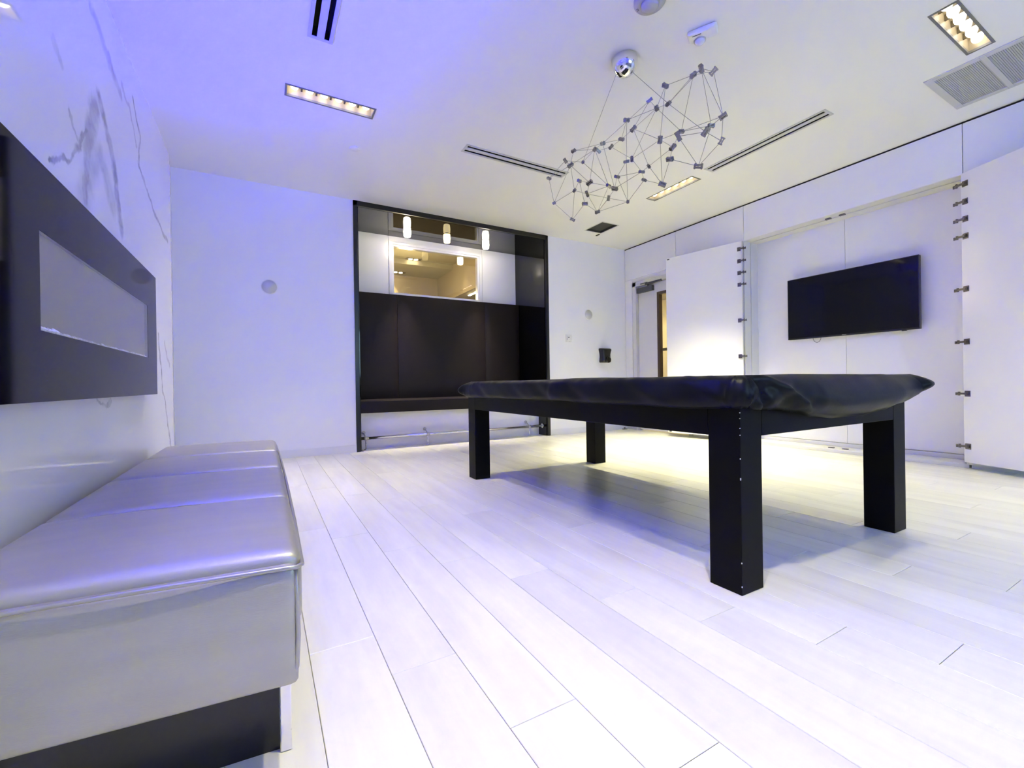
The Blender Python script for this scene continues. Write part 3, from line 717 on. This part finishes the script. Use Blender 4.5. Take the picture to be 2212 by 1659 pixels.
fs.append(tuple(range(nn+1))); fs.append(tuple((len(prof)-1)*(nn+1)+i for i in range(nn+1)))
put(db.add(vs, fs, True).build('body', M['blackplastic']), r)
put(MB().lathe([(.050,-.09),(.050,-.104),(.040,-.110),(.001,-.111)], (sx+.008, YB, 1.122), 'y', 24).build('push_lever', M['blackgloss']), r)

# ------------------------------------------------------------------ television in the niche
tv = empty('television', (5.40, 2.29, 1.23)); tag(tv, 'large black wall-mounted television in the white niche', 'television')
ty0, ty1, tz0, tz1, tx = 1.697, 2.882, 1.230, 1.926, 5.36
put(B(tx+.004, tx+.045, ty0, ty1, tz0, tz1).build('body', M['tvbezel'], None, .004), tv)
put(B(tx, tx+.004, ty0+.006, ty1-.006, tz0+.016, tz1-.006).build('screen', M['screen']), tv)
bz = MB()
for a, b, c, d in cells(ty0, ty1, tz0, tz1, [(ty0+.006, ty1-.006, tz0+.016, tz1-.006)]): bz.box(tx-.002, tx+.004, a, b, c, d)
bzo = put(bz.build('bezel', M['tvbezel']), tv)
# maker's mark, too small to read in the photograph
lg = MB()
for i, (a, b) in enumerate(((0,.005),(.007,.012),(.014,.020),(.022,.026),(.028,.033),(.035,.040))):
    lg.box(tx-.0026, tx-.002, 2.335-a-.002, 2.335-b-.002, tz0+.0045, tz0+.0105)
sub(lg.build('maker_mark', M['silvertext']), bzo)
put(B(tx+.01, tx+.03, 1.80, 1.835, tz0-.008, tz0).build('infrared_eye', M['tvbezel']), tv)
put(B(tx+.045, 5.44, 2.1, 2.5, 1.45, 1.75).build('wall_bracket', M['tvbezel']), tv)
loop = [(tx+.02, 2.585+.040*math.cos(a), tz0+.005-.055*math.sin(a)*(1.0)) for a in [math.pi*i/14 for i in range(15)]]
put(MB().path(loop, .0022, 6).build('cable_loop', M['blackplastic']), tv)

# ------------------------------------------------------------------ pool table
tb = empty('pool_table', (2.16, 2.165, 0)); tag(tb, 'black pool table with four square legs under a dark cover', 'pool table')
TX0, TX1, TY0, TY1, LW = 1.480, 2.850, .966, 3.362, .130
for ax in (TX0, TX1-LW):
    for ay in (TY0, TY1-LW):
        put(B(ax, ax+LW, ay, ay+LW, 0, .70).build('leg', M['tablewood'], None, .002, 1), tb)
e = .0015
put(B(TX0, TX0+.03, TY0+LW+e, TY1-LW-e, .566, .70).build('apron', M['tablewood'], None, .002, 1), tb)
put(B(TX1-.03, TX1, TY0+LW+e, TY1-LW-e, .566, .70).build('apron', M['tablewood'], None, .002, 1), tb)
put(B(TX0+LW+e, TX1-LW-e, TY0, TY0+.03, .566, .70).build('apron', M['tablewood'], None, .002, 1), tb)
put(B(TX0+LW+e, TX1-LW-e, TY1-.03, TY1, .566, .70).build('apron', M['tablewood'], None, .002, 1), tb)
put(B(TX0+.002, TX1-.002, TY0+.002, TY1-.002, .701, .772).build('table_bed', M['tablewood'], None, .01), tb)
for z, s in ((.655,.004),(.635,.003),(.60,.003),(.575,.003),(.49,.004),(.415,.008),(.115,.005),(.03,.005)):
    put(B(TX0-.0006, TX0+.0025, TY0-.0006, TY0+.002, z, z+s).build('paint_chip', M['chip']), tb)

# fitted dark cover
def hash01(i): return (math.sin(i*12.9898)*43758.5453) % 1
def sn(x, seed=0):
    i = math.floor(x); f = x-i; f = f*f*(3-2*f)
    return (hash01(i+seed*57)*(1-f) + hash01(i+1+seed*57)*f)*2-1
CX0, CX1, CY0, CY1, CR = 1.447, 2.895, .935, 3.395, .05
def perimeter():
    pts = []     # (pos, normal, side tag, param)
    def seg(a, b, n, tagc, k):
        for i in range(k): t = i/k; pts.append((Vector(a).lerp(Vector(b), t), Vector(n), tagc))
    def arc(c, a0, tagc, k=12):
        for i in range(k):
            a = a0 + (math.pi/2)*i/k; n = Vector((math.cos(a), math.sin(a))); pts.append((Vector(c)+n*CR, n, tagc))
    seg((CX0+CR, CY0), (CX1-CR, CY0), (0,-1), 'near', 90)
    arc((CX1-CR, CY0+CR), -math.pi/2, 'nr')
    seg((CX1, CY0+CR), (CX1, CY1-CR), (1,0), 'right', 110)
    arc((CX1-CR, CY1-CR), 0, 'fr')
    seg((CX1-CR, CY1), (CX0+CR, CY1), (0,1), 'far', 80)
    arc((CX0+CR, CY1-CR), math.pi/2, 'fl')
    seg((CX0, CY1-CR), (CX0, CY0+CR), (-1,0), 'left', 150)
    arc((CX0+CR, CY0+CR), math.pi, 'nl')
    return pts
def interp(tab, x):
    if x <= tab[0][0]: return tab[0][1]
    for (a, va), (b, vb) in zip(tab, tab[1:]):
        if x <= b: t = (x-a)/(b-a); t = t*t*(3-2*t); return va+(vb-va)*t
    return tab[-1][1]
PER = perimeter(); NP = len(PER)
NEAR_HEM = [(1.44,.676),(1.53,.668),(1.66,.664),(1.76,.650),(1.88,.628),(2.05,.613),(2.30,.613),(2.50,.628),(2.70,.652),(2.90,.682)]
def hem(p, tg):
    if tg in ('near', 'nl') and p.y < 1.0 and (tg == 'near'): return interp(NEAR_HEM, p.x)
    if tg == 'nl': return .676
    if tg == 'nr': return .69
    if tg in ('left', 'fl'): return interp([(.98,.680),(1.05,.673),(1.15,.668),(1.5,.668),(2.1,.668),(2.12,.670),(3.0,.664),(3.3,.668),(3.4,.69)], p.y)
    return .67
TOPZ = .787
rows = 12
cv = MB(); vs = []
near_right = Vector((CX1, CY0)); near_left = Vector((CX0, CY0)); far_left = Vector((CX0, CY1))
for j in range(rows+1):
    t = j/rows
    for i, (p, n, tg) in enumerate(PER):
        hz = hem(p, tg)
        top = TOPZ + .0025*sn(i*.13, 3) + (.003*sn(i*.33, 4) if tg == 'left' else 0)
        if tg in ('fl',) or (tg == 'left' and p.y > 3.2): top -= .012
        rnd_edge = .016
        # profile: small roll over the edge, a bulge, then tucked back at the hem
        z = top + (hz-top)*t
        b = -rnd_edge*(1-min(1, t*6))**2
        bul = {'near': .055, 'nr': .04, 'left': .012, 'nl': .02, 'fl': .03}.get(tg, .015)
        if tg == 'near': bul *= min(1, max(.25, (p.x-1.55)/.35)) * (1 if p.x < 2.6 else max(.5, 1-(p.x-2.6)*1.4))
        b += bul*math.sin(math.pi*min(1, t*.93)**1.15)
        b -= .010*max(0, t-.85)/.15
        # folds
        if tg == 'left':
            fold = .010*sn(p.y*4.2, 1) + .006*sn(p.y*9.5+t*2.0, 2)
            step = .010*(1/(1+math.exp(-(2.10-p.y)*160))) 
            b += (fold + step*.8)*math.sin(math.pi*min(1, t*.8+.1))
            z += .003*sn(p.y*5, 6)*t
        if tg == 'near':
            wgt = max(0, 1-(p.x-1.46)/.42)
            b += wgt*(.020*sn((p.x*11 + t*2.2), 8) + .010*sn(p.x*27+t*4, 9))*min(1, t*3)
            crease = math.exp(-((p.x-1.515-.05*t)/.014)**2); b -= .030*crease*min(1, t*4)
            diag = math.exp(-(((p.x-1.56)-.27*t)/.035)**2); b += .022*diag*(t < 1)
        if tg in ('nl',): b += .006*sn(i*.9+t*3, 10)
        d = (p-near_right).length
        b += .052*math.exp(-(d/.075)**2)*math.exp(-((t-.42)/.34)**2)*(1 if tg == 'nr' else .55)
        d = (p-far_left).length
        b += .030*math.exp(-(d/.06)**2)*math.sin(math.pi*min(1,t*.9)) + .012*math.exp(-(d/.12)**2)*sn(i*.8, 11)*t
        q = p + n*b
        vs.append((q.x, q.y, z))
fs = []
for j in range(rows):
    for i in range(NP): fs.append((j*NP+i, j*NP+(i+1)%NP, (j+1)*NP+(i+1)%NP, (j+1)*NP+i))
# top surface: concentric inset rings then a centre fan
cx, cy = (CX0+CX1)/2, (CY0+CY1)/2
base = len(vs); NI = 6
for j in range(1, NI):
    s = 1 - (j/NI)*.96
    for i, (p, n, tg) in enumerate(PER):
        q = p - n*.016; x = cx + (q.x-cx)*(s if j > 1 else .96); y = cy + (q.y-cy)*(s if j > 1 else .975)
        z = TOPZ + .004*sn(x*3.1+y*1.3, 5) + .0035*sn(y*4.7, 7)
        vs.append((x, y, z + .002))
def ring(j): return 0 if j == 0 else base + (j-1)*NP
for j in range(NI-1):
    for i in range(NP): fs.append((ring(j)+i, ring(j+1)+i, ring(j+1)+(i+1)%NP, ring(j)+(i+1)%NP))
vs.append((cx, cy, TOPZ)); k = len(vs)-1
for i in range(NP): fs.append((ring(NI-1)+i, k, ring(NI-1)+(i+1)%NP))
cover = cv.add(vs, fs, True).build('table_cover', M['vinyl'])
tag(cover, 'dark vinyl fitted cover draped over the pool table', 'cover')
so = cover.modifiers.new('thickness', 'SOLIDIFY'); so.thickness = .003; so.offset = 1

# ------------------------------------------------------------------ silver bench
bn = empty('bench', (-.2, 1.95, 0)); tag(bn, 'long silver vinyl bench with four stitched seat sections against the marble wall', 'bench')
BX0, BX1, BZ0, BZ1 = -.482, .056, .205, .452
YS = [.935, 1.475, 2.005, 2.525, 3.02]
def skew(p):
    x, y, z = p
    k = .095 if y < 1.2 else .045
    k = .095 - .055*min(1, max(0, (y-.93)/.6))
    return (x, y - k*(x-BX1) , z)
def sk(mb): mb.v = [skew(p) for p in mb.v]; return mb
def puffy(x0, x1, y0, y1, z0, z1, px, py, pz, rr, nx=18, ny=14, nz=8):
    """a rounded upholstered block: each face swells by px/py/pz"""
    mb = MB(); cxx, cyy, czz = (x0+x1)/2, (y0+y1)/2, (z0+z1)/2; hx, hy, hz = (x1-x0)/2, (y1-y0)/2, (z1-z0)/2
    def warp(u, v, w):
        # u,v,w in -1..1 on the cube; round the edges then swell
        p = Vector((u*hx, v*hy, w*hz)); q = Vector((max(-hx+rr, min(hx-rr, p.x)), max(-hy+rr, min(hy-rr, p.y)), max(-hz+rr, min(hz-rr, p.z))))
        dd = p-q
        if dd.length > 1e-9: p = q + dd.normalized()*min(rr, dd.length if sum(1 for c in dd if abs(c) > 1e-9) < 2 else rr)
        sw = lambda a: 1-abs(a)**2.6
        p.x += (1 if u > 0 else -1)*px*sw(v)*sw(w)*abs(u)**6
        p.y += (1 if v > 0 else -1)*py*sw(u)*sw(w)*abs(v)**6
        if w > 0: p.z += pz*sw(u)*sw(v)*abs(w)**6
        return (p.x+cxx, p.y+cyy, p.z+czz)
    def spaced(n):
        return [ (lambda s: math.copysign(1-(1-abs(s))**1.6, s))(-1+2*i/n) for i in range(n+1)]
    U, V, Wv = spaced(nx), spaced(ny), spaced(nz)
    def face(fn, A, Bq):
        b = [fn(a, c) for c in Bq for a in A]; na = len(A)
        mb.add(b, [(j*na+i, j*na+i+1, (j+1)*na+i+1, (j+1)*na+i) for j in range(len(Bq)-1) for i in range(na-1)], True)
    face(lambda a, c: warp(a, c, 1), U, V); face(lambda a, c: warp(a, c, -1), U, V)
    face(lambda a, c: warp(a, -1, c), U, Wv); face(lambda a, c: warp(a, 1, c), U, Wv)
    face(lambda a, c: warp(-1, a, c), V, Wv); face(lambda a, c: warp(1, a, c), V, Wv)
    return mb
def weld(o):
    bm = bmesh.new(); bm.from_mesh(o.data); bmesh.ops.remove_doubles(bm, verts=bm.verts, dist=.0004); bmesh.ops.recalc_face_normals(bm, faces=bm.faces); bm.to_mesh(o.data); bm.free(); return o
put(weld(sk(puffy(BX0+.012, BX1-.004, YS[0]-.004, YS[-1]-.004, BZ0, .434, .010, .012, 0, .014, 24, 40, 10)).build('body', M['silver'])), bn)
for a, b in zip(YS, YS[1:]):
    put(weld(sk(puffy(BX0, BX1+.004, a+(.014 if a == YS[0] else .0015), b-.0015, .30, BZ1+.004, .004, .0, .012, .026, 22, 16, 10)).build('seat_pad', M['silver'])), bn)
put(sk(B(BX0+.03, BX1-.014, 1.064, 2.90, 0, BZ0+.01)).build('shade_block', M['blackframe']), bn)  # added black block, stands in for the deep shade under the bench
# piping: around the near end, down its corners, and between the pads
def wel(pts, r=.0045):
    mb = MB().path(pts, r, 8); return put(sk(mb).build('piping', M['piping']), bn)
ye = YS[0]-.004
wel([(BX1+.004, YS[-1]-.03, .425)] + [(BX1+.006+.006*math.sin(math.pi*i/6), YS[-1]+(YS[0]-YS[-1])*i/6, .425) for i in range(1, 6)] + [(BX1+.004, ye+.02, .428), (BX1-.006, ye, .431)] + [(BX1-.02-(BX1-BX0-.03)*i/10, ye-.012*math.sin(math.pi*i/10), .432+.006*math.sin(math.pi*i/10)) for i in range(0, 11)])
wel([(BX1-.008, ye+.006, .427), (BX1-.006, ye+.004, .36), (BX1-.005, ye+.003, .30), (BX1-.008, ye+.005, .24), (BX1-.016, ye+.012, .210)])
for y in YS[1:-1]:
    wel([(BX0+.02, y, .436)] + [(BX0+.05+(BX1-BX0-.12)*i/10, y, .446+.008*math.sin(math.pi*i/10)) for i in range(11)] + [(BX1-.03, y, .442), (BX1-.008, y, .425), (BX1+.004, y, .385)], .0035)
# chrome sled legs
for y in (1.062, 2.915):
    for lx0 in (BX1-.036, BX0+.05):
        put(sk(B(lx0, lx0+.022, y-.012, y, 0, BZ0+.004)).build('leg', M['chrome'], None, .002, 1), bn)

# ------------------------------------------------------------------ wire chandelier
chd = empty('wire_chandelier', (2.13, 2.17, H)); tag(chd, 'wire chandelier of thin rods and small metal clips hanging over the pool table', 'chandelier')
put(MB().lathe([(.082,0),(.084,-.006),(.083,-.030),(.076,-.060),(.060,-.090),(.036,-.109),(.012,-.116),(.001,-.117)], (2.13,2.17,H), n=48).build('canopy', M['chrome']), chd)
# clips: (along the picture of the cluster, height, sideways offset from the lamp's centre line)
NODES = [(135,1227,-.10),(177,1427,-.12),(327,1562,.02),(268,1083,.05),(310,1120,-.20),(335,1003,.02),(411,1095,.18),(382,1247,.20),(465,1262,-.05),(343,1325,-.08),
 (445,1353,-.22),(427,1433,.16),(530,1500,.05),(508,990,-.18),(537,1003,.12),(573,942,.05),(640,970,.22),(725,908,-.05),(622,1288,-.20),(670,1310,.06),
 (620,1388,.22),(690,1213,-.16),(778,1417,0),(768,752,-.18),(822,823,.20),(955,592,.22),(1012,655,-.12),(1107,618,.05),(1083,472,-.10),(765,1090,-.22),
 (810,1068,.14),(890,1173,-.02),(910,1240,.20),(948,1128,.24),(1040,912,-.20),(1143,973,.22),(1120,1070,-.05),(1058,1275,.05),(1187,885,-.20),(1213,845,.10),
 (1410,848,-.12),(1457,797,.18),(1553,720,.05),(1540,922,-.05),(1352,1128,0),(1310,385,-.14),(1375,333,.16),(1475,355,.05)]
EDGES = [(0,1),(1,2),(1,9),(4,1),(0,3),(0,4),(3,4),(3,6),(5,4),(5,13),(5,15),(4,13),(4,8),(4,9),(6,18),(13,18),(13,8),(2,9),(2,11),(7,8),(7,11),(8,18),(8,10),(9,10),(10,18),(10,20),
 (11,12),(9,7),(12,18),(12,10),(12,22),(19,20),(18,19),(20,22),(21,19),(21,22),(21,31),(19,31),(22,29),(22,32),(15,17),(16,17),(14,16),(13,14),(13,15),(15,19),(16,30),(17,24),(17,23),
 (23,29),(23,26),(24,25),(24,34),(24,33),(25,26),(25,15),(26,30),(26,27),(26,24),(27,45),(27,46),(28,45),(28,34),(28,26),(26,39),(27,40),(34,30),(34,39),(34,35),(34,37),(35,38),(35,36),
 (36,37),(36,44),(33,35),(33,37),(32,37),(31,33),(31,32),(29,21),(30,31),(29,30),(38,39),(38,44),(38,40),(39,41),(39,42),(40,41),(41,42),(40,43),(42,43),(43,44),(41,44),(45,46),(46,47),(45,47),(46,41),(46,42),(47,42),(45,39),(6,13),(12,20)]
def at(px, py, X):
    d = AX_F + AX_R*((px-1106)/F_PX) - AX_U*((py-829.5)/F_PX); t = X/d.x
    return Vector((X, d.y*t, CAM_H + d.z*t))
NP3 = [at(1150+a/3.77, 60+b/3.77, 2.14+c*.85) for a, b, c in NODES]
def clip_mesh():
    c = MB()
    c.box(-.021, .021, -.009, .009, .003, .010).box(-.021, .021, -.009, .009, -.010, -.003)
    c.box(-.021, -.013, -.010, .010, -.011, .011).box(.013, .021, -.010, .010, -.011, .011)
    for s in (-.017, .017): c.tube((s, 0, -.014), (s, 0, .014), .004, n=8)
    return c.mesh('light_clip')
cm = clip_mesh(); cm.materials.append(M['clip'])
for i, p in enumerate(NP3):
    o = bpy.data.objects.new('light_clip', cm); C.objects.link(o); o.location = p
    rr_ = random.Random(i*13+1)
    o.rotation_euler = (rr_.uniform(-1.4,1.4), rr_.uniform(-.9,.9), rr_.uniform(0,6.28)); s = rr_.uniform(.85, 1.1); o.scale = (s,s,s)
    put(o, chd)
for a, b in EDGES:
    put(MB().tube(NP3[a], NP3[b], .0014, n=6, caps=False).build('rod', M['wire']), chd)
for k, off in ((6, (-.045, .035, -.095)), (27, (.05, -.02, -.085))):
    put(MB().tube((2.13+off[0], 2.17+off[1], H+off[2]), NP3[k], .0016, n=6).build('suspension_cable', M['wire']), chd)
